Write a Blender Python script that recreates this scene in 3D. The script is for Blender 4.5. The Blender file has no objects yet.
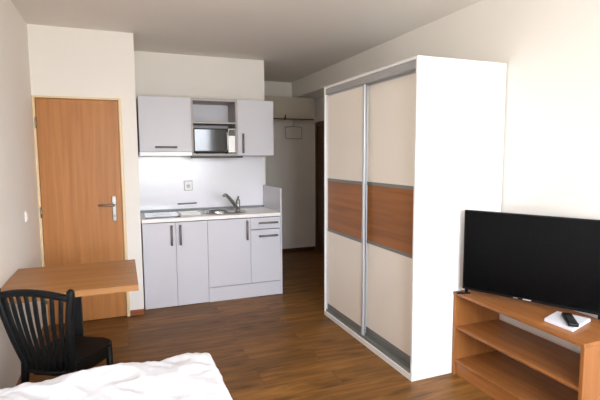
import bpy, bmesh, math, random
from mathutils import Vector, Matrix, noise
random.seed(4)
S = bpy.context.scene
COL = S.collection
PI = math.pi

# ------------------------------------------------------------------ materials
def lin(c):
    def f(v):
        v /= 255.0
        return v / 12.92 if v <= .04045 else ((v + .055) / 1.055) ** 2.4
    return (f(c[0]), f(c[1]), f(c[2]), 1)

def new_mat(name):
    m = bpy.data.materials.new(name); m.use_nodes = True
    nt = m.node_tree
    return m, nt, nt.nodes['Principled BSDF']

def plain(name, rgb, rough=.5, metal=0.0, spec=.5, coat=0.0, var=.04, vscale=6.0):
    """one colour with a faint noise variation"""
    m, nt, b = new_mat(name)
    tc = nt.nodes.new('ShaderNodeTexCoord')
    nz = nt.nodes.new('ShaderNodeTexNoise'); nz.inputs['Scale'].default_value = vscale
    nz.inputs['Detail'].default_value = 3
    nt.links.new(tc.outputs['Object'], nz.inputs['Vector'])
    mx = nt.nodes.new('ShaderNodeMix'); mx.data_type = 'RGBA'
    c = lin(rgb)
    mx.inputs['A'].default_value = tuple(v * (1 - var) for v in c[:3]) + (1,)
    mx.inputs['B'].default_value = tuple(min(1, v * (1 + var)) for v in c[:3]) + (1,)
    nt.links.new(nz.outputs['Fac'], mx.inputs['Factor'])
    nt.links.new(mx.outputs['Result'], b.inputs['Base Color'])
    b.inputs['Roughness'].default_value = rough
    b.inputs['Metallic'].default_value = metal
    b.inputs['Specular IOR Level'].default_value = spec
    b.inputs['Coat Weight'].default_value = coat
    return m

def wood(name, dark, light, axis='X', rough=.42, grain=30.0, spec=.4):
    m, nt, b = new_mat(name)
    tc = nt.nodes.new('ShaderNodeTexCoord'); mp = nt.nodes.new('ShaderNodeMapping')
    sc = [grain, grain, grain]; sc['XYZ'.index(axis)] = grain * .05
    mp.inputs['Scale'].default_value = sc
    nt.links.new(tc.outputs['Object'], mp.inputs['Vector'])
    nz = nt.nodes.new('ShaderNodeTexNoise'); nz.inputs['Scale'].default_value = 1.0
    nz.inputs['Detail'].default_value = 5; nz.inputs['Distortion'].default_value = .6
    nt.links.new(mp.outputs['Vector'], nz.inputs['Vector'])
    rp = nt.nodes.new('ShaderNodeValToRGB')
    rp.color_ramp.elements[0].position = .33; rp.color_ramp.elements[0].color = lin(dark)
    rp.color_ramp.elements[1].position = .68; rp.color_ramp.elements[1].color = lin(light)
    nt.links.new(nz.outputs['Fac'], rp.inputs['Fac'])
    nt.links.new(rp.outputs['Color'], b.inputs['Base Color'])
    b.inputs['Roughness'].default_value = rough
    b.inputs['Specular IOR Level'].default_value = spec
    return m

def floor_material():
    m, nt, b = new_mat('laminate_planks'); N = nt.nodes.new; L = nt.links.new
    tc = N('ShaderNodeTexCoord')
    br = N('ShaderNodeTexBrick'); br.offset = .37; br.squash = 1
    br.inputs['Scale'].default_value = 1
    br.inputs['Brick Width'].default_value = 1.29; br.inputs['Row Height'].default_value = .193
    br.inputs['Mortar Size'].default_value = .0016; br.inputs['Mortar Smooth'].default_value = .3
    br.inputs['Color1'].default_value = (0, 0, 0, 1); br.inputs['Color2'].default_value = (1, 1, 1, 1)
    br.inputs['Mortar'].default_value = (.5, .5, .5, 1)
    L(tc.outputs['Object'], br.inputs['Vector'])
    # grain, shifted per plank
    sh = N('ShaderNodeVectorMath'); sh.operation = 'SCALE'; sh.inputs['Scale'].default_value = 7.3
    L(br.outputs['Color'], sh.inputs[0])
    ad = N('ShaderNodeVectorMath'); ad.operation = 'ADD'
    L(tc.outputs['Object'], ad.inputs[0]); L(sh.outputs['Vector'], ad.inputs[1])
    mp = N('ShaderNodeMapping'); mp.inputs['Scale'].default_value = (1.6, 17, 1)
    L(ad.outputs['Vector'], mp.inputs['Vector'])
    n1 = N('ShaderNodeTexNoise'); n1.inputs['Scale'].default_value = 1.3; n1.inputs['Detail'].default_value = 6
    n1.inputs['Distortion'].default_value = .9; n1.inputs['Roughness'].default_value = .6
    L(mp.outputs['Vector'], n1.inputs['Vector'])
    rp = N('ShaderNodeValToRGB'); cr = rp.color_ramp
    cr.elements[0].position = .27; cr.elements[0].color = lin(FLOOR[0])
    cr.elements[1].position = .72; cr.elements[1].color = lin(FLOOR[2])
    e = cr.elements.new(.5); e.color = lin(FLOOR[1])
    L(n1.outputs['Fac'], rp.inputs['Fac'])
    # plank to plank tone
    tone = N('ShaderNodeMix'); tone.data_type = 'RGBA'; tone.blend_type = 'MULTIPLY'; tone.inputs['Factor'].default_value = 1
    tr = N('ShaderNodeValToRGB')
    tr.color_ramp.elements[0].color = (.80, .80, .82, 1); tr.color_ramp.elements[1].color = (1.12, 1.10, 1.06, 1)
    L(br.outputs['Color'], tr.inputs['Fac']); L(rp.outputs['Color'], tone.inputs['A']); L(tr.outputs['Color'], tone.inputs['B'])
    # knots
    mk = N('ShaderNodeMapping'); mk.inputs['Scale'].default_value = (1.5, 5.0, 1)
    L(ad.outputs['Vector'], mk.inputs['Vector'])
    vo = N('ShaderNodeTexVoronoi'); vo.voronoi_dimensions = '2D'; vo.inputs['Scale'].default_value = 1.0; vo.inputs['Randomness'].default_value = 1
    L(mk.outputs['Vector'], vo.inputs['Vector'])
    kr = N('ShaderNodeValToRGB')
    kr.color_ramp.elements[0].position = .035; kr.color_ramp.elements[0].color = (.42, .36, .34, 1)
    kr.color_ramp.elements[1].position = .17; kr.color_ramp.elements[1].color = (1, 1, 1, 1)
    L(vo.outputs['Distance'], kr.inputs['Fac'])
    kn = N('ShaderNodeMix'); kn.data_type = 'RGBA'; kn.blend_type = 'MULTIPLY'; kn.inputs['Factor'].default_value = .8
    L(tone.outputs['Result'], kn.inputs['A']); L(kr.outputs['Color'], kn.inputs['B'])
    # seams
    sm = N('ShaderNodeMix'); sm.data_type = 'RGBA'; sm.inputs['B'].default_value = lin((78, 50, 28))
    L(br.outputs['Fac'], sm.inputs['Factor']); L(kn.outputs['Result'], sm.inputs['A'])
    L(sm.outputs['Result'], b.inputs['Base Color'])
    b.inputs['Roughness'].default_value = .46; b.inputs['Specular IOR Level'].default_value = .28
    bp = N('ShaderNodeBump'); bp.inputs['Strength'].default_value = .06; bp.inputs['Distance'].default_value = .004
    L(n1.outputs['Fac'], bp.inputs['Height']); L(bp.outputs['Normal'], b.inputs['Normal'])
    return m

def plaster(name, rgb):
    m, nt, b = new_mat(name)
    tc = nt.nodes.new('ShaderNodeTexCoord')
    nz = nt.nodes.new('ShaderNodeTexNoise'); nz.inputs['Scale'].default_value = 90; nz.inputs['Detail'].default_value = 4
    nt.links.new(tc.outputs['Object'], nz.inputs['Vector'])
    bp = nt.nodes.new('ShaderNodeBump'); bp.inputs['Strength'].default_value = .05; bp.inputs['Distance'].default_value = .003
    nt.links.new(nz.outputs['Fac'], bp.inputs['Height']); nt.links.new(bp.outputs['Normal'], b.inputs['Normal'])
    n2 = nt.nodes.new('ShaderNodeTexNoise'); n2.inputs['Scale'].default_value = 1.5
    nt.links.new(tc.outputs['Object'], n2.inputs['Vector'])
    mx = nt.nodes.new('ShaderNodeMix'); mx.data_type = 'RGBA'; c = lin(rgb)
    mx.inputs['A'].default_value = tuple(v * .975 for v in c[:3]) + (1,); mx.inputs['B'].default_value = c
    nt.links.new(n2.outputs['Fac'], mx.inputs['Factor']); nt.links.new(mx.outputs['Result'], b.inputs['Base Color'])
    b.inputs['Roughness'].default_value = .9; b.inputs['Specular IOR Level'].default_value = .2
    return m

FLOOR = ((80, 53, 21), (124, 83, 36), (153, 106, 48))
M = dict(
    wall=plaster('white_plaster', (242, 238, 231)),
    ceil=plaster('ceiling_paint', (232, 228, 222)),
    floor=floor_material(),
    skirt=wood('skirting_wood', (140, 78, 44), (165, 98, 58), 'X'),
    beech=wood('beech_door', (172, 112, 58), (191, 130, 72), 'Z', rough=.45, grain=26),
    table=wood('beech_table', (154, 103, 56), (176, 124, 72), 'X', rough=.38, grain=26),
    stand=wood('beech_stand', (140, 87, 42), (164, 106, 57), 'Y', rough=.38, grain=26),
    stand_side=wood('beech_stand_side', (144, 90, 44), (160, 103, 54), 'Z', rough=.38, grain=26),
    panelwood=wood('brown_panel', (140, 88, 42), (168, 108, 56), 'Y', rough=.4, grain=18),
    darkdoor=wood('dark_door', (80, 50, 34), (100, 64, 44), 'Z'),
    frame=plain('cream_enamel', (232, 208, 166), .4),
    white=plain('white_board', (244, 243, 241), .35, var=.01),
    beige=plain('beige_board', (246, 238, 226), .4, var=.015),
    alu=plain('brushed_aluminium', (200, 203, 206), .38, metal=.35, var=.03),
    alu_dark=plain('grey_track', (138, 138, 134), .45, metal=.3),
    cab=plain('grey_laminate', (208, 207, 213), .42, var=.012),
    cabin=plain('grey_board', (176, 170, 166), .5, var=.02),
    steel=plain('brushed_steel', (120, 118, 116), .3, metal=.9),
    tapsteel=plain('tap_steel', (168, 166, 162), .28, metal=.85),
    track=plain('pale_grey_track', (172, 172, 172), .45, metal=.2),
    chrome=plain('chrome', (190, 190, 192), .14, metal=1.0),
    handle=plain('handle_steel', (136, 128, 124), .42, metal=.4),
    doorsteel=plain('satin_steel', (160, 156, 148), .3, metal=.85),
    counter=plain('pale_worktop', (247, 244, 240), .35, var=.02, vscale=60),
    strip=plain('grey_seal', (128, 134, 134), .4),
    splash=plain('white_gloss_panel', (238, 238, 243), .2, spec=.5, var=.01),
    hob=plain('black_glass', (16, 17, 20), .06, spec=.6, coat=.4),
    oven=plain('smoked_glass', (10, 11, 13), .08, spec=.5),
    black=plain('black_plastic', (10, 10, 11), .4, spec=.25),
    blackwood=plain('black_lacquer', (8, 8, 8), .5, spec=.22, var=.15, vscale=20),
    screen=plain('black_screen', (6, 6, 7), .25, spec=.12, var=0),
    darkgrey=plain('dark_grey_plastic', (62, 62, 62), .45),
    hood=plain('white_enamel', (248, 248, 246), .3, var=0),
    silver=plain('silver_plastic', (212, 210, 206), .32, metal=.3),
    paper=plain('white_paper', (228, 230, 238), .5, var=.01),
    sheet=plain('white_cotton', (234, 235, 241), .9, spec=.1, var=.01),
    olive=plain('pale_board', (196, 186, 168), .55, var=.03),
    rail=plain('brown_rail', (96, 84, 72), .5),
    wire=plain('bluish_wire', (150, 160, 160), .4),
    mat=plain('mattress_ticking', (225, 222, 215), .9),
    frost=plain('grey_print', (150, 158, 170), .5),
)

# ------------------------------------------------------------------ helpers
def new_bm(): return bmesh.new()

def box(bm, x0, x1, y0, y1, z0, z1, bev=0.0, seg=2, mat=None):
    r = bmesh.ops.create_cube(bm, size=1.0)
    vs = r['verts']
    for v in vs:
        v.co = Vector((x0 + (v.co.x + .5) * (x1 - x0), y0 + (v.co.y + .5) * (y1 - y0), z0 + (v.co.z + .5) * (z1 - z0)))
    if bev > 0:
        es = list({e for v in vs for e in v.link_edges})
        q = bmesh.ops.bevel(bm, geom=es, offset=bev, segments=seg, affect='EDGES', profile=.5)
        vs = list({v for f in q['faces'] for v in f.verts} | {v for v in vs if v.is_valid})
    if mat is not None:
        bmesh.ops.transform(bm, matrix=mat, verts=[v for v in vs if v.is_valid])
    return bm

def tube(bm, pts, rad, n=10, cap=True, flat=1.0):
    """round bar through points; rad a number or one per point; flat squashes the section's second axis"""
    pts = [Vector(p) for p in pts]
    rs = rad if isinstance(rad, (list, tuple)) else [rad] * len(pts)
    t0 = (pts[1] - pts[0]).normalized()
    ref = Vector((0, 0, 1)) if abs(t0.z) < .9 else Vector((0, 1, 0))
    u = t0.cross(ref).normalized()
    rings = []
    for i, p in enumerate(pts):
        a = pts[max(0, i - 1)]; b = pts[min(len(pts) - 1, i + 1)]
        t = (b - a).normalized()
        u = (u - t * u.dot(t)).normalized(); w = t.cross(u)
        rings.append([bm.verts.new(p + u * math.cos(k * 2 * PI / n) * rs[i] + w * math.sin(k * 2 * PI / n) * rs[i] * flat) for k in range(n)])
    for i in range(len(rings) - 1):
        for k in range(n):
            f = bm.faces.new((rings[i][k], rings[i][(k + 1) % n], rings[i + 1][(k + 1) % n], rings[i + 1][k])); f.smooth = True
    if cap:
        bm.faces.new(rings[0][::-1]); bm.faces.new(rings[-1])
    return bm

def lathe(bm, prof, n=24, c=(0, 0, 0), sx=1.0, sy=1.0):
    """profile [(r,z)] turned round z; closes where r is 0"""
    rings = []
    for r, z in prof:
        if r < 1e-6: rings.append([bm.verts.new((c[0], c[1], c[2] + z))])
        else: rings.append([bm.verts.new((c[0] + r * sx * math.cos(k * 2 * PI / n), c[1] + r * sy * math.sin(k * 2 * PI / n), c[2] + z)) for k in range(n)])
    for a, b in zip(rings, rings[1:]):
        for k in range(n):
            k2 = (k + 1) % n
            if len(a) == 1 and len(b) == 1: continue
            if len(a) == 1: f = bm.faces.new((a[0], b[k2], b[k]))
            elif len(b) == 1: f = bm.faces.new((a[k], a[k2], b[0]))
            else: f = bm.faces.new((a[k], a[k2], b[k2], b[k]))
            f.smooth = True
    return bm

def prism(bm, poly, z0, z1, bev=0.0):
    a = [bm.verts.new((x, y, z0)) for x, y in poly]; b = [bm.verts.new((x, y, z1)) for x, y in poly]
    n = len(poly); fs = [bm.faces.new(a[::-1]), bm.faces.new(b)]
    for k in range(n): fs.append(bm.faces.new((a[k], a[(k + 1) % n], b[(k + 1) % n], b[k])))
    if bev:
        bmesh.ops.bevel(bm, geom=list({e for f in fs[:2] for e in f.edges}), offset=bev, segments=3, affect='EDGES')
    return bm

def obj(name, bm, mat, parent=None, label=None, shift=None):
    bmesh.ops.recalc_face_normals(bm, faces=bm.faces[:])
    if shift: bmesh.ops.translate(bm, verts=bm.verts[:], vec=Vector(shift))
    me = bpy.data.meshes.new(name); bm.to_mesh(me); bm.free()
    me.materials.append(M[mat] if isinstance(mat, str) else mat)
    o = bpy.data.objects.new(name, me); COL.objects.link(o)
    if parent: o.parent = parent
    if label: o['label'] = label
    return o

def tag(o, label, cat, group=None):
    o['label'] = label; o['category'] = cat
    if group: o['group'] = group
    return o

def thing(name, label, cat, loc=(0, 0, 0), rotz=0.0, group=None):
    o = bpy.data.objects.new(name, None); COL.objects.link(o)
    o.empty_display_size = .1
    o.location = loc; o.rotation_euler = (0, 0, rotz)
    return tag(o, label, cat, group)

def struct(name, bm, mat, label=None, cat=None):
    o = obj(name, bm, mat); o['kind'] = 'structure'
    o['label'] = label or name.replace('_', ' '); o['category'] = cat or name.split('_')[0]
    return o

# ------------------------------------------------------------------ the room
XL, XR = -.668, 2.431           # left / right wall
YD, YB, YF = 4.394, 5.110, 6.479  # door wall, kitchen wall, far hall wall
XC, XW = .150, 1.578            # corner of door wall, end of kitchen wall
ZC = 2.564
Y0 = -1.30                      # window wall behind the camera
XH = 2.805                      # hall side wall
ZS = 2.331                      # underside of the soffit
YR = 4.25                       # end of the right wall
T = .12

bm = new_bm(); box(bm, XL - T, XH + T, Y0 - T, YF + T, -.1, 0)
struct('floor', bm, 'floor', 'brown laminate plank floor with dark knots', 'floor')
bm = new_bm(); box(bm, XL - T, XH + T, Y0 - T, YF + T, ZC, ZC + .1)
struct('ceiling', bm, 'ceil', 'plain white painted ceiling', 'ceiling')
bm = new_bm(); box(bm, XL - T, XL, Y0, YD, 0, ZC)
struct('wall_left', bm, 'wall', 'white wall left of the beech door', 'wall')
bm = new_bm(); box(bm, XR, XR + T, Y0, YR - T, 0, ZC); box(bm, XR, XH + T, YR - T, YR, 0, ZS)
box(bm, XR, XH + T, YR - T, YF, ZS, ZC)
struct('wall_right', bm, 'wall', 'white wall behind the wardrobe and television', 'wall')
# block with the door opening; its right flank is the left cheek of the kitchen niche
DX0, DX1, DZ = -.664, .018, 1.985
bm = new_bm(); box(bm, XL - T, DX0, YD, YD + .08, 0, ZC); box(bm, DX1, XC, YD, YD + .08, 0, ZC); box(bm, DX0, DX1, YD, YD + .08, DZ, ZC)
box(bm, XL - T, XC, YD + .08, YB + T, 0, ZC)
struct('wall_door', bm, 'wall', 'white wall around the beech door', 'wall')
bm = new_bm(); box(bm, XC, XW, YB, YB + T, 0, ZC); box(bm, XW - T, XW, YB + T, YF, 0, ZC)
struct('wall_back', bm, 'wall', 'white wall behind the kitchenette', 'wall')
bm = new_bm(); box(bm, XW - T, XH + T, YF, YF + T, 0, ZC)
struct('wall_far', bm, 'wall', 'shaded wall at the end of the hall', 'wall')
D20, D21 = 5.55, 6.44
bm = new_bm(); box(bm, XH, XH + T, YR, D20, 0, ZS); box(bm, XH, XH + T, D21, YF, 0, ZS); box(bm, XH, XH + T, D20, D21, 1.985, ZS)
box(bm, XH + .07, XH + T, D20, D21, 0, 1.985)
struct('wall_hall', bm, 'wall', 'hall wall holding the dark brown door', 'wall')
# window wall behind the camera
WX0, WX1, WZ0, WZ1 = .12, 2.04, .75, 2.30
bm = new_bm(); box(bm, XL - T, WX0, Y0 - T, Y0, 0, ZC); box(bm, WX1, XH + T, Y0 - T, Y0, 0, ZC)
box(bm, WX0, WX1, Y0 - T, Y0, 0, WZ0); box(bm, WX0, WX1, Y0 - T, Y0, WZ1, ZC)
struct('wall_front', bm, 'wall', 'white wall around the window', 'wall')
bm = new_bm(); w = .06
for a, b_, c, d in ((WX0, WX0 + w, WZ0, WZ1), (WX1 - w, WX1, WZ0, WZ1), (WX0 + w, WX1 - w, WZ0, WZ0 + w), (WX0 + w, WX1 - w, WZ1 - w, WZ1), (1.04, 1.14, WZ0 + w, WZ1 - w)):
    box(bm, a, b_, Y0 - .09, Y0 - .03, c, d)
wf = struct('window_1', bm, 'white', 'white framed two pane window', 'window')
bm = new_bm(); box(bm, WX0 - .04, WX1 + .04, Y0 - .02, Y0 + .12, WZ0 - .035, WZ0 - .001)
obj('window_sill', bm, 'white', wf)
mg, nt, b = new_mat('clear_pane')
tr = nt.nodes.new('ShaderNodeBsdfTransparent'); gl = nt.nodes.new('ShaderNodeBsdfGlossy'); gl.inputs['Roughness'].default_value = .02
ms = nt.nodes.new('ShaderNodeMixShader'); ms.inputs[0].default_value = .05
nt.links.new(tr.outputs[0], ms.inputs[1]); nt.links.new(gl.outputs[0], ms.inputs[2])
nt.links.new(ms.outputs[0], nt.nodes['Material Output'].inputs['Surface'])
for x0, x1 in ((WX0 + w, 1.04), (1.14, WX1 - w)):
    bm = new_bm(); box(bm, x0, x1, Y0 - .064, Y0 - .056, WZ0 + w, WZ1 - w); obj('pane', bm, mg, wf)

# skirting boards
SK = .052
bm = new_bm(); box(bm, .027, XC, YD - .012, YD, 0, SK, .003)
struct('baseboard_back', bm, 'skirt', 'brown skirting between the beech door and the kitchenette', 'skirting')
bm = new_bm(); box(bm, XL, XL + .012, Y0, YD - .02, 0, SK, .003)
struct('baseboard_left', bm, 'skirt', 'brown skirting along the left wall', 'skirting')
bm = new_bm(); box(bm, XR - .012, XR, Y0, 1.40, 0, SK, .003)
struct('baseboard_right', bm, 'skirt', 'brown skirting along the right wall', 'skirting')
bm = new_bm(); box(bm, XW, XH, YF - .012, YF, 0, SK, .003)
struct('baseboard_far', bm, 'darkdoor', 'dark skirting at the end of the hall', 'skirting')

# beech door
bm = new_bm()
fw = .036
box(bm, XL + .001, DX0 + .018, YD - .016, YD + .05, 0, DZ + .004, .003)
box(bm, DX1 - .018, DX1 + .008, YD - .016, YD + .05, 0, DZ + .004, .003)
box(bm, DX0 + .018, DX1 - .018, YD - .016, YD + .05, DZ - .014, DZ + .004, .003)
d1 = struct('door_1', bm, 'frame', 'beech veneer door in a cream frame', 'door')
bm = new_bm(); box(bm, DX0 + .021, DX1 - .021, YD - .006, YD + .034, .006, DZ - .018, .002)
obj('door_leaf', bm, 'beech', d1, 'plain beech veneer leaf')
bm = new_bm(); box(bm, -.088, -.050, YD - .014, YD - .006, .895, 1.125, .006, 3)
hp = obj('handle_plate', bm, 'doorsteel', d1, 'satin steel handle plate')
bm = new_bm(); tube(bm, [(-.069, YD - .014, 1.045), (-.069, YD - .05, 1.045), (-.078, YD - .057, 1.045), (-.10, YD - .058, 1.046), (-.20, YD - .056, 1.048)], [.011, .010, .010, .0095, .0085], 12)
obj('lever', bm, 'doorsteel', hp)
bm = new_bm(); tube(bm, [(-.069, YD - .02, .945), (-.069, YD - .012, .945)], .009, 12); obj('key_cylinder', bm, 'steel', hp)
for z in (1.76, 1.005, .25):
    bm = new_bm(); tube(bm, [(DX0 + .018, YD - .022, z - .045), (DX0 + .018, YD - .022, z + .045)], .0075, 10); obj('hinge', bm, 'doorsteel', d1)

# dark door in the hall
bm = new_bm(); box(bm, XH - .012, XH + .05, D20 - .001, D20 + .05, 0, 1.975); box(bm, XH - .012, XH + .05, D21 - .05, D21 + .001, 0, 1.975)
box(bm, XH - .012, XH + .05, D20 + .05, D21 - .05, 1.925, 1.984)
d2 = struct('door_2', bm, 'darkdoor', 'dark brown door at the end of the hall', 'door')
bm = new_bm(); box(bm, XH + .01, XH + .05, D20 + .052, D21 - .052, .006, 1.922); obj('door_leaf', bm, 'darkdoor', d2)
bm = new_bm(); tube(bm, [(XH + .01, D20 + .12, 1.04), (XH - .04, D20 + .12, 1.04), (XH - .045, D20 + .14, 1.04), (XH - .045, D20 + .23, 1.04)], .009, 10); obj('lever', bm, 'doorsteel', d2)

# light switch on the left wall
sw = thing('light_switch', 'small white light switch on the wall left of the beech door', 'switch', (XL, 3.83, 1.04))
bm = new_bm(); box(bm, .0005, .010, -.04, .04, -.04, .04, .004, 2); obj('plate', bm, 'white', sw)
bm = new_bm(); box(bm, .010, .015, -.027, .027, -.027, .027, .002, 2); obj('rocker', bm, 'white', sw)

# ------------------------------------------------------------------ kitchenette
XK, KR = .164, 1.563
YK = 4.498
YI = YB - .012                       # back of the furniture
K1, K2 = .779, 1.221
CZ0, CZ1 = .846, .880

def handle_bar(parent, p0, p1, out):
    """bar handle standing off a front by the vector out"""
    bm = new_bm(); p0 = Vector(p0); p1 = Vector(p1); o = Vector(out); d = (p1 - p0)
    tube(bm, [p0 + o, p0 + d * .5 + o, p1 + o], .0105, 10)
    for t in (.12, .88):
        q = p0 + d * t; tube(bm, [q, q + o], .005, 8)
    return obj('handle', bm, 'handle', parent, 'brushed steel bar handle')

def carcass(root, w, d, z0, z1, top=False, t=.016, back=True):
    bm = new_bm()
    box(bm, 0, t, 0, d, z0, z1); box(bm, w - t, w, 0, d, z0, z1)
    box(bm, t, w - t, 0, d, z0, z0 + t)
    if back: box(bm, t, w - t, d - .006, d, z0 + t, z1)
    if top: box(bm, t, w - t, 0, d, z1 - t, z1)
    return obj('carcass', bm, 'cabin', root)

def front(name, parent, x0, x1, z0, z1, t=.018, g=.0015, mat='cab'):
    bm = new_bm(); box(bm, x0 + g, x1 - g, -t, -.0005, z0 + g, z1 - g, .0015, 1); return obj(name, bm, mat, parent)

DP = YI - YK - .018   # carcass depth behind the fronts
yk = YK + .018
c1 = thing('base_cabinet', 'pale grey kitchen base cabinet with two tall doors below the hob', 'cabinet', (XK, yk, 0))
w1 = K1 - XK
carcass(c1, w1 - .001, DP, .022, .843)
for x0, x1, hx in ((0, w1 / 2, w1 / 2 - .040), (w1 / 2, w1, w1 / 2 + .043)):
    d = front('cabinet_door', c1, x0, x1, .004, .838)
    handle_bar(d, (hx, -.018, .615), (hx, -.018, .812), (0, -.026, 0))
for x in (.04, w1 - .04):
    for y in (.05, DP - .05):
        bm = new_bm(); tube(bm, [(x, y, 0), (x, y, .0215)], .016, 10); obj('foot', bm, 'black', c1)

c2 = thing('base_cabinet', 'pale grey kitchen base cabinet with one door below the sink', 'cabinet', (K1, yk, 0))
w2 = K2 - K1
carcass(c2, w2 - .001, DP, .146, .843)
d = front('cabinet_door', c2, 0, w2, .152, .838)
handle_bar(d, (w2 - .038, -.018, .615), (w2 - .038, -.018, .815), (0, -.026, 0))
c3 = thing('base_cabinet', 'narrow pale grey kitchen base cabinet with a drawer above a door', 'cabinet', (K2, yk, 0))
w3 = KR - K2 - .018
carcass(c3, w3 - .001, DP, .146, .843)
d = front('drawer', c3, 0, w3, .716, .838)
handle_bar(d, (.085, -.018, .782), (w3 - .035, -.018, .782), (0, -.026, 0))
d = front('cabinet_door', c3, 0, w3, .152, .712)
handle_bar(d, (.085, -.018, .645), (w3 - .035, -.018, .645), (0, -.026, 0))
bm = new_bm(); box(bm, K1 + .002, KR - .0185, yk - .012, yk + .006, .0, .1445, .001, 1)
tag(obj('plinth', bm, 'cab'), 'long pale grey plinth board under the sink cabinet and drawer cabinet', 'plinth')
for cc, ww in ((c2, w2), (c3, w3)):
    for x in (.05, ww - .05):
        for y in (.08, DP - .05):
            bm = new_bm(); tube(bm, [(x, y, 0), (x, y, .1455)], .016, 10); obj('foot', bm, 'black', cc)

bm = new_bm(); box(bm, KR - .0175, KR, YK - .004, YI, 0, 1.137, .001, 1)
tag(obj('end_panel', bm, 'cab'), 'tall pale grey side panel closing the kitchenette beside the hall', 'panel')

# worktop with sink cut-out
SXc, SYc, SRX, SRY = .962, 4.80, .152, .170
bm = new_bm()
X0, X1, YA, YZ = XK - .003, KR - .019, YK - .012, YB - .001
n = 40
inner = [(SXc + SRX * math.cos(2 * PI * k / n), SYc + SRY * math.sin(2 * PI * k / n)) for k in range(n)]
outer = []
for k in range(n):
    a = 2 * PI * k / n; c, s_ = math.cos(a), math.sin(a)
    ts = []
    if c > 1e-9: ts.append((X1 - SXc) / c)
    if c < -1e-9: ts.append((X0 - SXc) / c)
    if s_ > 1e-9: ts.append((YZ - SYc) / s_)
    if s_ < -1e-9: ts.append((YA - SYc) / s_)
    t = min(ts); outer.append([SXc + t * c, SYc + t * s_])
for cx, cy in ((X0, YA), (X0, YZ), (X1, YA), (X1, YZ)):
    k = min(range(n), key=lambda i: (outer[i][0] - cx) ** 2 + (outer[i][1] - cy) ** 2); outer[k] = [cx, cy]
R_ = []
for z in (CZ0, CZ1):
    R_.append(([bm.verts.new((x, y, z)) for x, y in inner], [bm.verts.new((x, y, z)) for x, y in outer]))
for k in range(n):
    k2 = (k + 1) % n
    for r in R_: bm.faces.new((r[0][k], r[0][k2], r[1][k2], r[1][k]))
    for q in (0, 1): bm.faces.new((R_[0][q][k], R_[0][q][k2], R_[1][q][k2], R_[1][q][k]))
wt = tag(obj('worktop', bm, 'counter'), 'pale kitchen worktop carrying the hob and the sink', 'worktop')
bm = new_bm(); box(bm, X0, X1, YI - .026, YI - .001, CZ1 + .0005, CZ1 + .022, .004, 2); obj('upstand', bm, 'strip', wt, 'grey sealing strip along the back edge')

# splashback panel
bm = new_bm(); box(bm, XC + .006, KR - .019, YB - .010, YB - .001, CZ1 + .0005, 1.474, .001, 1)
tag(obj('splashback', bm, 'splash'), 'glossy white splashback panel between worktop and wall cabinets', 'splashback')

# sink with drainer, tap
sk = thing('kitchen_sink', 'oval stainless steel sink sunk into the pale worktop', 'sink', (SXc, SYc, CZ1))
bm = new_bm(); lathe(bm, [(1.0, .001), (1.04, .006), (1.0, .008), (.93, .004), (.90, -.02), (.84, -.12), (.70, -.15), (.12, -.156), (.0, -.157)], 40, sx=SRX, sy=SRY)
obj('bowl', bm, 'chrome', sk)
bm = new_bm(); ra_, rb_, rc_ = [], [], []
for k in range(48):
    a = 2 * PI * k / 48; ca, sa = math.cos(a), math.sin(a)
    ra_.append(bm.verts.new((SRX * 1.03 * ca, SRY * 1.03 * sa, .0045)))
    rb_.append(bm.verts.new((.040 + .243 * ca, .205 * sa, .0045)))
    rc_.append(bm.verts.new((.040 + .247 * ca, .209 * sa, .0008)))
for k in range(48):
    k2 = (k + 1) % 48
    bm.faces.new((ra_[k], ra_[k2], rb_[k2], rb_[k])); bm.faces.new((rb_[k], rb_[k2], rc_[k2], rc_[k]))
obj('rim', bm, 'doorsteel', sk)
bm = new_bm(); lathe(bm, [(.0, .001), (.03, .001), (.034, .004), (.038, .0)], 20, c=(0, 0, -.156)); obj('drain', bm, 'steel', sk)
bm = new_bm(); box(bm, -.415, -.215, -.17, .20, .001, .006, .002, 2)
for k in range(7): box(bm, -.41, -.22, -.13 + .045 * k, -.118 + .045 * k, .006, .009)
obj('drainer', bm, 'silver', sk, 'pale ribbed draining board')

tp = thing('kitchen_tap', 'steel mixer tap standing behind the oval sink', 'tap', (1.160, 4.775, CZ1 + .0045))
bm = new_bm(); lathe(bm, [(0, .0005), (.030, .0005), (.030, .010), (.024, .014), (.023, .09), (.024, .095), (.022, .115), (.016, .128), (0, .132)], 22); obj('tap_body', bm, 'tapsteel', tp)
bm = new_bm(); tube(bm, [(-.010, -.008, .035), (-.06, -.045, .095), (-.115, -.083, .155), (-.150, -.106, .186), (-.168, -.117, .190), (-.180, -.124, .176)], [.020, .019, .018, .017, .016, .015], 12); obj('spout', bm, 'tapsteel', tp)
bm = new_bm(); tube(bm, [(0, 0, .126), (.004, .004, .140), (.010, .010, .156)], [.015, .013, .010], 10); obj('lever', bm, 'tapsteel', tp)

# hob
hb = thing('hob', 'black glass two zone hob set into the left end of the worktop', 'hob', (.365, 4.80, CZ1))
bm = new_bm(); box(bm, -.165, .165, -.235, .235, .001, .008, .002, 2); obj('glass', bm, 'hob', hb)
for y in (-.11, .12):
    bm = new_bm(); lathe(bm, [(.078, .0082), (.080, .0088), (.084, .0088), (.086, .0082)], 32, c=(0, y, 0)); obj('zone_ring', bm, 'frost', hb)

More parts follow.
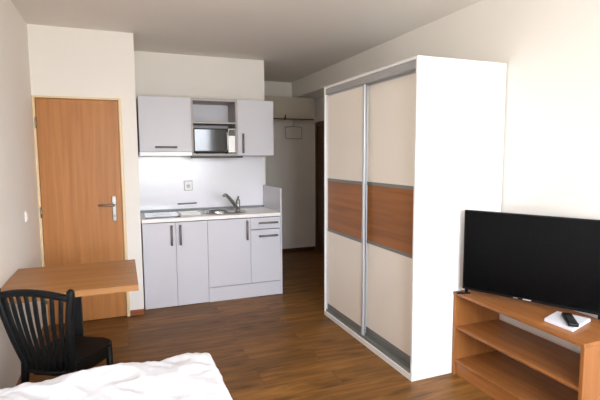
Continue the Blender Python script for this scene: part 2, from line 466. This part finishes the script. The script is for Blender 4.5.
# short dark bar on two stubs, and socket, on the splashback
ur = thing('splashback_bar', 'short dark grey bar fixed low on the splashback left of the sink', 'rail', (.667, YB - .010, .956))
bm = new_bm(); tube(bm, [(-.105, -.018, -.001), (-.09, -.02, 0), (.09, -.02, .003), (.105, -.018, .003)], [.004, .008, .008, .004], 10); obj('bar', bm, 'steel', ur)
for x in (-.07, .07):
    bm = new_bm(); tube(bm, [(x, -.018, 0), (x, -.0005, 0)], .005, 8); obj('bracket', bm, 'steel', ur)
so = thing('wall_socket', 'white socket on the glossy splashback above the hob', 'socket', (.684, YB - .010, 1.154))
bm = new_bm(); box(bm, -.042, .042, -.012, -.0005, -.05, .05, .005, 2); obj('plate', bm, 'white', so)
bm = new_bm(); box(bm, -.046, .046, -.007, -.0004, -.054, .054, .003, 2); obj('surround', bm, 'strip', so, 'thin grey surround')
bm = new_bm(); lathe(bm, [(0, .0), (.018, .0), (.020, .003), (.022, .003), (.023, 0)], 24)
bmesh.ops.rotate(bm, verts=bm.verts[:], matrix=Matrix.Rotation(PI / 2, 3, 'X')); bmesh.ops.translate(bm, verts=bm.verts[:], vec=(0, -.0122, -.008)); obj('outlet_ring', bm, 'silver', so)

# wall cabinets
YU = 4.742; UZ0, UZ1 = 1.479, 2.066
U1, U2 = .684, 1.163; UL = .178
yu = YU + .018; DU = YB - .001 - yu
UR = 1.563
a = thing('wall_cabinet', 'pale grey wall cabinet with a lift up door above the hob', 'cabinet', (UL, yu, 0))
carcass(a, U1 - UL - .001, DU, 1.52, UZ1, True)
d = front('cabinet_door', a, 0, U1 - UL, 1.522, UZ1)
handle_bar(d, (.146, -.018, 1.567), (.358, -.018, 1.567), (0, -.026, 0))
hd = thing('cooker_hood', 'flat white cooker hood below the left wall cabinet', 'hood', (UL, yu, 0))
bm = new_bm(); box(bm, .002, U1 - UL - .002, -.0005, DU - .01, 1.483, 1.5195); obj('hood_body', bm, 'hood', hd)
bm = new_bm(); box(bm, 0, U1 - UL - .001, -.020, -.001, 1.481, 1.5195, .003, 2); obj('pull_out_front', bm, 'hood', hd)
bm = new_bm(); box(bm, .11, .35, .03, .2, 1.479, 1.483); obj('grille', bm, 'strip', hd)

m = thing('open_shelf_unit', 'open grey wall shelf unit holding the microwave', 'shelf', (U1, yu, 0))
wu = U2 - U1 - .001; t = .018
bm = new_bm()
box(bm, 0, t, -.018, DU, UZ0, UZ1); obj('side_panel', bm, 'cabin', m); bm = new_bm(); box(bm, wu - t, wu, -.018, DU, UZ0, UZ1)
obj('side_panel', bm, 'cabin', m)
bm = new_bm(); box(bm, t, wu - t, -.016, DU, UZ1 - .026, UZ1); obj('top_panel', bm, 'cabin', m)
bm = new_bm(); box(bm, t, wu - t, -.016, DU, UZ0, UZ0 + .022); obj('bottom_panel', bm, 'cabin', m)
bm = new_bm(); box(bm, t, wu - t, .0, DU - .008, 1.812, 1.830); obj('shelf', bm, 'cabin', m)
bm = new_bm(); box(bm, t, wu - t, DU - .008, DU, UZ0 + .022, UZ1 - .026); obj('back_panel', bm, 'cab', m)

a = thing('wall_cabinet', 'pale grey wall cabinet with an upright handle right of the microwave', 'cabinet', (U2, yu, 0))
carcass(a, UR - U2, DU, UZ0, UZ1, True)
d = front('cabinet_door', a, 0, UR - U2, UZ0, UZ1)
handle_bar(d, (.056, -.018, 1.507), (.056, -.018, 1.712), (0, -.026, 0))

lp = thing('mounted_lamp', 'slim dark grey lamp strip below the microwave shelf unit', 'lamp', (.672, YU - .002, UZ0))
bm = new_bm(); box(bm, 0, .545, .0, .05, -.024, -.0005, .004, 2); obj('housing', bm, 'darkgrey', lp)
bm = new_bm(); box(bm, .03, .515, .01, .04, -.027, -.0245, .001, 1); obj('diffuser', bm, 'silver', lp)

mw = thing('microwave', 'silver microwave with a black glass door in the open shelf unit', 'microwave', (.703, YU + .02, UZ0 + .022))
MW, MH = .440, .262
bm = new_bm(); box(bm, .001, MW, .018, .30, .012, MH, .004, 2); obj('casing', bm, 'darkgrey', mw)
for x in (.04, MW - .04):
    for y in (.05, .26):
        bm = new_bm(); tube(bm, [(x, y, .0003), (x, y, .0118)], .012, 10); obj('foot', bm, 'black', mw)
bm = new_bm(); box(bm, .001, .362, .0, .0178, .012, MH, .004, 2); dd = obj('oven_door', bm, 'black', mw, 'black door frame')
bm = new_bm(); box(bm, .014, .338, -.0035, -.0003, .030, MH - .012, .001, 1); obj('glass', bm, 'oven', dd, 'black glass pane')
bm = new_bm(); tube(bm, [(.351, -.001, .04), (.351, -.02, .055), (.351, -.022, .13), (.351, -.02, .205), (.351, -.001, .22)], .008, 10); obj('handle', bm, 'silver', dd)
bm = new_bm(); box(bm, .364, MW, .0, .0178, .012, MH, .003, 2); cp = obj('control_panel', bm, 'silver', mw)
bm = new_bm(); box(bm, .369, MW - .005, -.003, -.0003, MH - .075, MH - .008, .001, 1); obj('display', bm, 'hob', cp, 'black display window')
bm = new_bm(); box(bm, .374, MW - .010, -.002, -.0003, .04, .165, .001, 1); obj('keypad', bm, 'hood', cp)
bm = new_bm(); box(bm, .374, MW - .010, -.004, -.0003, .018, .034, .001, 1); obj('door_button', bm, 'silver', cp)

# ------------------------------------------------------------------ hall
hx0, hx1 = 1.60, 2.672; hy = 6.20
hc = thing('hall_cabinet', 'pale board cabinet high on the end wall of the hall', 'cabinet', (hx0, hy, 0))
bm = new_bm(); box(bm, 0, hx1 - hx0, .016, YF - hy - .001, 2.03, 2.318); obj('carcass', bm, 'olive', hc)
bm = new_bm(); box(bm, .001, hx1 - hx0 - .001, 0, .0155, 2.012, 2.318, .001, 1); obj('flap_door', bm, 'olive', hc)
cr = thing('coat_rail', 'dark coat rail with hooks under the hall cabinet', 'coat rack', (hx0, hy, 0))
bm = new_bm(); box(bm, .0, hx1 - hx0, .0, .02, 1.994, 2.0105, .002, 1); obj('rail', bm, 'rail', cr)
for x in (.25, .605):
    bm = new_bm(); tube(bm, [(x, -.001, 1.998), (x, -.03, 1.992), (x, -.05, 2.01), (x, -.052, 2.055)], .008, 8); obj('hook', bm, 'black', cr)
# wire clothes hanger
ch = thing('clothes_hanger', 'thin wire clothes hanger dangling from the coat rail', 'hanger', (hx0 + .743, hy - .012, 0))
bm = new_bm()
tube(bm, [(-.012, 0, 1.985), (-.016, -.014, 2.0), (-.004, -.016, 2.014), (.010, -.012, 2.0), (.008, 0, 1.97), (0, 0, 1.93), (0, 0, 1.895)], .003, 8)
obj('hook', bm, 'steel', ch)
bm = new_bm(); tube(bm, [(-.13, 0, 1.885), (0, 0, 1.897), (.13, 0, 1.885), (.125, 0, 1.72), (-.115, 0, 1.72), (-.13, 0, 1.885)], .006, 8); obj('wire_frame', bm, 'wire', ch)

# ------------------------------------------------------------------ wardrobe
FX, WY0, WY1, WZ = 1.711, 2.371, 3.744, 2.080
wd = thing('sliding_wardrobe', 'tall white wardrobe with two beige sliding doors and brown wood bands', 'wardrobe', (FX, WY0, 0))
WD, WW = XR - .012 - FX, WY1 - WY0; t = .018
bm = new_bm()
box(bm, 0, WD, 0, t, 0, WZ, .001, 1); box(bm, 0, WD, WW - t, WW, 0, WZ, .001, 1)
box(bm, 0, WD, t, WW - t, WZ - t, WZ); box(bm, 0, WD, t, WW - t, 0.0, .038)
box(bm, WD - .006, WD, t, WW - t, .038, WZ - t); box(bm, .12, WD - .006, WW / 2 - .009, WW / 2 + .009, .038, WZ - t)
obj('carcass', bm, 'white', wd, 'white board carcass')
bm = new_bm(); box(bm, .006, .095, t + .001, WW - t - .001, WZ - t - .052, WZ - t - .001); obj('top_track', bm, 'track', wd, 'silver top track')
bm = new_bm(); box(bm, .010, .095, t + .001, WW - t - .001, .0385, .048)
for x in (.012, .05, .088): box(bm, x, x + .004, t + .001, WW - t - .001, .048, .060)
obj('bottom_track', bm, 'alu_dark', wd, 'grey floor track')

def slide(y0, y1, x, stile_near, stile_far):
    """sliding door lying in plane x; stiles at the near (low y) and far end"""
    z0, z1 = .052, 2.008
    sw = .030; q0, q1 = .815, 1.248
    bm = new_bm()
    box(bm, x - .006, x + .012, y0, y0 + stile_near, z0, z1, .003, 2)
    box(bm, x - .006, x + .012, y1 - stile_far, y1, z0, z1, .003, 2)
    ya, yb = y0 + stile_near, y1 - stile_far
    box(bm, x, x + .02, ya, yb, z1 - .012, z1)
    d = obj('sliding_door', bm, 'alu', wd, 'sliding door with silver profiles')
    bm = new_bm(); box(bm, x, x + .02, ya, yb, z0, z0 + .062); obj('bottom_rail', bm, 'alu_dark', d, 'grey bottom rail')
    for q in (q0 - .024, q1):
        bm = new_bm(); box(bm, x - .001, x + .02, ya, yb, q, q + .024); obj('divider', bm, 'alu_dark', d, 'grey divider strip')
    for nm, za, zb, mt in (('upper_panel', q1 + .024, z1 - .012, 'beige'), ('wood_panel', q0, q1, 'panelwood'), ('lower_panel', z0 + .062, q0 - .024, 'beige')):
        bm = new_bm(); box(bm, x + .003, x + .017, ya, yb, za, zb); obj(nm, bm, mt, d, 'brown wood panel' if mt == 'panelwood' else 'beige panel')
slide(.674, WW - t - .003, .020, .027, .012)
slide(t + .003, .712, .062, .012, .006)

# ------------------------------------------------------------------ television stand
SX0, SX1, SY0, SY1, SZ = 2.030, 2.416, 1.446, 2.366, .570
st = thing('tv_stand', 'beech television stand with two open shelves beside the white wardrobe', 'tv stand', (SX0, SY0, 0))
dX, dY = SX1 - SX0, SY1 - SY0; t = .020
bm = new_bm(); box(bm, -.004, dX, 0, dY, SZ - t, SZ, .002, 2); obj('top', bm, 'stand', st)
for y in (0, dY - t):
    bm = new_bm(); box(bm, 0, dX, y, y + t, 0, SZ - t - .0005, .001, 1); obj('side_panel', bm, 'stand_side', st)
bm = new_bm(); box(bm, .012, dX - .01, t + .0005, dY - t - .0005, .316, .335, .001, 1); obj('shelf', bm, 'stand', st)
bm = new_bm(); box(bm, .006, dX - .01, t + .0005, dY - t - .0005, .088, .107, .001, 1); obj('bottom_shelf', bm, 'stand', st)
bm = new_bm(); box(bm, .016, .032, t + .0005, dY - t - .0005, 0.0, .0875); obj('plinth', bm, 'stand', st)

# television
P0 = Vector((2.052, 2.312, 0)); u = Vector((.434, -.901, 0)).normalized(); TW, TH = .800, .520
zt = SZ + .032
ang = math.atan2(u.y, u.x)
tv = thing('television', 'black flat screen television on the beech stand', 'television', (P0.x, P0.y, SZ), ang)
# local x runs along the screen, +y points to the back? (right-handed: y is left of x)
BK = 1.0
bm = new_bm(); box(bm, 0, TW, 0, .022, zt - SZ, zt - SZ + TH, .003, 2); hs = obj('housing', bm, 'black', tv)
bm = new_bm(); box(bm, .008, TW - .008, -.0012, -.0002, zt - SZ + .016, zt - SZ + TH - .008); obj('screen', bm, 'screen', hs, 'glossy black screen')
bm = new_bm(); box(bm, .372, .418, -.0022, -.0003, zt - SZ + .005, zt - SZ + .011)
obj('badge', bm, 'silver', hs, 'small silver badge')
bm = new_bm(); box(bm, .318, .342, -.0022, -.0003, zt - SZ + .006, zt - SZ + .009)
obj('indicator', bm, 'silver', hs, 'small silver mark')
bm = new_bm(); box(bm, .20, TW - .24, .022, .050, zt - SZ + .06, zt - SZ + .30, .008, 2); obj('back_housing', bm, 'black', tv)
for x in (.012, TW - .05):
    bm = new_bm()
    o_ = -.045 if x < .2 else .02
    prism(bm, [(x + o_, -.03), (x + o_ + .016, -.046), (x + .034, .020), (x + .026, .034)], .0005, .011, .002)
    box(bm, x + .004, x + .022, .003, .016, .009, zt - SZ + .006)
    obj('foot', bm, 'black', tv)

# booklet and remote control
bk = thing('booklet', 'white booklet lying on the right end of the television stand', 'booklet', (0, 0, SZ))
quad = [(2.112, 1.740), (2.112, 1.572), (2.335, 1.640), (2.275, 1.795)]
bm = new_bm(); prism(bm, quad, .0005, .016, .001); obj('pages', bm, 'paper', bk)
cq = [(sum(q[0] for q in quad) / 4, sum(q[1] for q in quad) / 4)] * 4
bm = new_bm(); prism(bm, [(c[0] + (q[0] - c[0]) * .985, c[1] + (q[1] - c[1]) * .985) for q, c in zip(quad, cq)], .0162, .0175); obj('cover', bm, 'paper', bk)
ra = math.atan2(1.732 - 1.578, 2.262 - 2.128)
rc = thing('remote_control', 'black remote control lying on the white booklet', 'remote control', (2.128, 1.578, SZ + .0178), ra)
bm = new_bm(); box(bm, .010, .185, -.025, .025, .0002, .020, .006, 3); obj('remote_body', bm, 'black', rc)
k = 0
for i in range(7):
    for j in (-.012, 0, .012):
        bm = new_bm(); box(bm, .022 + i * .018, .032 + i * .018, j - .0035, j + .0035, .0202, .0222, .0008, 1)
        obj('button', bm, 'darkgrey', rc)

# ------------------------------------------------------------------ table
TX0, TX1, TY0, TY1, TZ = XL + .004, .068, 2.745, 3.452, .733
tb = thing('side_table', 'beech table with one black leg against the left wall', 'table', (TX0, TY0, 0))
bm = new_bm(); box(bm, 0, TX1 - TX0, 0, TY1 - TY0, TZ - .036, TZ, .002, 2); obj('tabletop', bm, 'table', tb, 'beech veneer top')
lx, ly = -.290 - TX0, 3.02 - TY0
bm = new_bm(); box(bm, lx - .032, lx + .032, ly - .032, ly + .032, .012, TZ - .0365, .004, 2); obj('leg', bm, 'blackwood', tb, 'square black leg')
bm = new_bm(); box(bm, lx - .2, lx + .2, ly - .05, ly + .05, .0, .0118, .003, 2); obj('foot_plate', bm, 'blackwood', tb, 'black foot plate')

# ------------------------------------------------------------------ black chair
CH = dict(c=(-.290, 2.615), a=-30, hw=.130, bw=.182, hb=.165, fw=.150, fd=.135, z=.458, top=.826)
chair = thing('slatted_chair', 'black slatted back chair standing at the beech table', 'chair', (CH['c'][0], CH['c'][1], 0), math.radians(CH['a']))
sz = CH['z']; hw, bw, yb_, fw_, fd = CH['hw'], CH['bw'], -CH['hb'], CH['fw'], CH['fd']
# seat: rounded trapezoid
def rounded(poly, r, n=6):
    out = []
    L_ = len(poly)
    for i in range(L_):
        p = Vector(poly[i]); a = (Vector(poly[i - 1]) - p).normalized(); b = (Vector(poly[(i + 1) % L_]) - p).normalized()
        for k in range(n + 1):
            t = k / n
            out.append(tuple((p + a * r) * (1 - t) ** 2 + p * 2 * t * (1 - t) + (p + b * r) * t ** 2))
    return out
seat_poly = rounded([(-hw - .012, yb_ + .012), (hw + .012, yb_ + .012), (fw_ + .025, fd + .03), (-fw_ - .025, fd + .03)], .085)
bm = new_bm(); prism(bm, seat_poly, sz - .028, sz, .008); obj('seat', bm, 'blackwood', chair)
bm = new_bm()
prism(bm, rounded([(-hw, yb_ + .03), (hw, yb_ + .03), (fw_, fd), (-fw_, fd)], .03), sz - .085, sz - .0285); obj('apron', bm, 'blackwood', chair)
def back_pt(s, z):
    """point of the backrest: s from -1 to 1 across, z the height; fans out and reclines upwards"""
    t = max(0, (z - sz)) / (CH['top'] - sz)
    w = hw + (bw - hw) * t + .012 * t * t
    return Vector((s * w, yb_ - .075 * t - .012 * math.sin(PI * t) - .022 * (1 - s * s), z))
for s in (-1, 1):
    bm = new_bm()
    pts = [Vector((s * (hw + .012), yb_ - .06, 0)), Vector((s * hw, yb_ - .02, .22))] + [back_pt(s, sz + (CH['top'] - sz) * k / 6) for k in range(7)]
    rr = [.015, .017] + [.019] * 6 + [.018]
    tp_ = pts[-1]; pts += [tp_ + Vector((0, -.001, .022)), tp_ + Vector((0, -.002, .030)), tp_ + Vector((0, -.003, .036))]; rr += [.018, .013, .004]
    tube(bm, pts, rr, 12); obj('back_post', bm, 'blackwood', chair)
    bm = new_bm(); tube(bm, [(s * fw_ * 1.03, fd + .005, 0), (s * fw_, fd - .01, .25), (s * (fw_ - .005), fd - .015, sz - .029)], [.014, .017, .019], 12); obj('leg', bm, 'blackwood', chair)
    bm = new_bm(); tube(bm, [(s * (hw + .002), yb_ - .025, .20), (s * fw_, fd - .008, .21)], .009, 10); obj('stretcher', bm, 'blackwood', chair)
bm = new_bm(); pts = []
for k in range(13):
    s = -1 + 2 * k / 12; p = back_pt(s, CH['top'] - .014); p.z += .030 * (1 - s * s); pts.append(p)
tube(bm, pts, .012, 10, flat=1.5); obj('top_rail', bm, 'blackwood', chair)
bm = new_bm(); pts = [back_pt(-1 + 2 * k / 12, sz - .04) for k in range(13)]
tube(bm, pts, .010, 10, flat=1.2); obj('lower_rail', bm, 'blackwood', chair)
NS = 8
for i in range(NS):
    s = -1 + 2 * (i + 1) / (NS + 1)
    pts = []
    for k in range(10):
        z = sz - .04 + (CH['top'] - .014 + .030 * (1 - s * s) - sz + .04) * k / 9
        pts.append(back_pt(s, z))
    bm = new_bm(); tube(bm, pts, .0125, 10, flat=.5); obj('slat', bm, 'blackwood', chair)

# ------------------------------------------------------------------ bed and duvet
bed = thing('bed', 'single bed under the white duvet in front of the chair', 'bed', (XL + .02, .12, 0))
bm = new_bm(); bwid, blen = .99, 2.03
box(bm, 0, bwid, 0, .03, .12, .34); box(bm, 0, bwid, blen - .03, blen, .12, .34); box(bm, 0, .03, .03, blen - .03, .12, .34); box(bm, bwid - .03, bwid, .03, blen - .03, .12, .34)
box(bm, .03, bwid - .03, .03, blen - .03, .24, .27); obj('bed_frame', bm, 'table', bed)
for x in (.05, bwid - .05):
    for y in (.05, blen - .05):
        bm = new_bm(); box(bm, x - .03, x + .03, y - .03, y + .03, 0, .1195); obj('leg', bm, 'table', bed)
bm = new_bm(); box(bm, .035, bwid - .035, .035, blen - .035,   .2705, .44, .03, 3); obj('mattress', bm, 'mat', bed)

def duvet():
    bm = new_bm()
    x0, x1, y0, y1, zt_ = XL + .012, .384, .10, 2.225, .522
    drop, r = .20, .05
    nu, nv = 130, 190
    def fold(d, lim):
        """along a line past the edge: returns (outward, down) for arc length d beyond the start of the rounding"""
        if d <= 0: return d, 0
        a = min(d / r, PI / 2)
        o, dn = r * math.sin(a), r * (1 - math.cos(a))
        if d > r * PI / 2: dn += d - r * PI / 2; o += .02 * math.sin((d - r * PI / 2) * 9)
        return o, dn
    g = []
    for i in range(nu + 1):
        row = []
        for j in range(nv + 1):
            su = (x0) + (x1 - r - x0 + r * PI / 2 + drop) * i / nu
            sv = (y0) + (y1 - r - y0 + r * PI / 2 + drop) * j / nv
            ox, dx = fold(su - (x1 - r), drop); oy, dy = fold(sv - (y1 - r), drop)
            x = (x1 - r) + ox; y = (y1 - r) + oy
            dn = max(dx, dy) if min(dx, dy) <= 0 else math.hypot(dx, dy) * .8 + max(dx, dy) * .2
            if dx > 0 and dy > 0:
                k = min(1, min(dx, dy) / .12); x -= .03 * k; y -= .03 * k
            z = zt_ - dn
            p = Vector((x * 2.2 + y * .9, y * 2.2 - x * .5, .3))
            q = Vector((x * 5 + y * 3.5, (y - x) * 2.0, 1.7))
            wv = noise.noise(p) * .030 + (.5 - abs(noise.noise(q))) * .030 - .010
            q2 = Vector((x * 11 + y * 9, (y - x) * 5, 5.1)); wv += (.5 - abs(noise.noise(q2))) * .020
            q3 = Vector((x * 26, y * 20, 9.1)); wv += (.4 - abs(noise.noise(q3))) * .007
            f = 1 if dn <= 0 else max(.35, 1 - dn * 8)
            z += wv * f - .028 * max(0, min(1, (.25 - x) / .7))
            if dx > r: x += noise.noise(Vector((y * 7, z * 3, 4))) * .015
            if dy > r: y += noise.noise(Vector((x * 9, z * 3, 2))) * .015
            row.append(bm.verts.new((x, y, z)))
        g.append(row)
    for i in range(nu):
        for j in range(nv):
            f = bm.faces.new((g[i][j], g[i + 1][j], g[i + 1][j + 1], g[i][j + 1])); f.smooth = True
    o = obj('duvet', bm, 'sheet')
    md = o.modifiers.new('thick', 'SOLIDIFY'); md.thickness = .012; md.offset = -1
    return tag(o, 'crumpled white duvet spread over the bed in the foreground', 'duvet')
duvet()

# ------------------------------------------------------------------ light
wl = bpy.data.worlds.new('daylight'); S.world = wl; wl.use_nodes = True
nt = wl.node_tree; bg = nt.nodes['Background']
tc = nt.nodes.new('ShaderNodeTexCoord'); sp = nt.nodes.new('ShaderNodeSeparateXYZ'); rp = nt.nodes.new('ShaderNodeValToRGB')
mr = nt.nodes.new('ShaderNodeMapRange'); mr.inputs['From Min'].default_value = -1; mr.inputs['From Max'].default_value = 1
nt.links.new(tc.outputs['Generated'], sp.inputs[0]); nt.links.new(sp.outputs['Z'], mr.inputs['Value']); nt.links.new(mr.outputs['Result'], rp.inputs['Fac'])
e = rp.color_ramp.elements
e[0].position = .0; e[0].color = (.50, .51, .51, 1)
e[1].position = 1.0; e[1].color = (.72, .86, 1.1, 1)
k = rp.color_ramp.elements.new(.47); k.color = (.54, .55, .55, 1)
k = rp.color_ramp.elements.new(.53); k.color = (.94, 1.0, 1.09, 1)
nt.links.new(rp.outputs['Color'], bg.inputs['Color']); bg.inputs['Strength'].default_value = 9.0
la = bpy.data.lights.new('window_portal', 'AREA'); la.shape = 'RECTANGLE'; la.size = WX1 - WX0; la.size_y = WZ1 - WZ0
la.cycles.is_portal = True
lo = bpy.data.objects.new('window_portal', la); COL.objects.link(lo)
lo.location = ((WX0 + WX1) / 2, Y0 - .10, (WZ0 + WZ1) / 2); lo.rotation_euler = (PI / 2, 0, 0)

# ------------------------------------------------------------------ camera
f_px, yaw, pitch, roll = 453.18, .375282, .097195, -.005509
cy, sy = math.cos(yaw), math.sin(yaw); cp, sp_ = math.cos(pitch), math.sin(pitch)
fwd = Vector((sy * cp, cy * cp, -sp_)); r_ = Vector((cy, -sy, 0)); up = r_.cross(fwd)
cr_, sr = math.cos(roll), math.sin(roll)
rx = r_ * cr_ + up * sr; ux = -r_ * sr + up * cr_
cam = bpy.data.cameras.new('camera'); cam.sensor_width = 36; cam.lens = f_px / 600 * 36; cam.clip_start = .02
co = bpy.data.objects.new('camera', cam); COL.objects.link(co)
mtx = Matrix((rx, ux, -fwd)).transposed().to_4x4(); mtx.translation = Vector((0, 0, 1.474)); co.matrix_world = mtx
S.camera = co
vs = S.view_settings; vs.view_transform = 'Standard'; vs.look = 'None'; vs.gamma = 1; vs.use_curve_mapping = False; vs.exposure = 1.68
S.cycles.use_denoising = True; S.cycles.max_bounces = 12; S.cycles.diffuse_bounces = 8
S.cycles.sample_clamp_indirect = 6
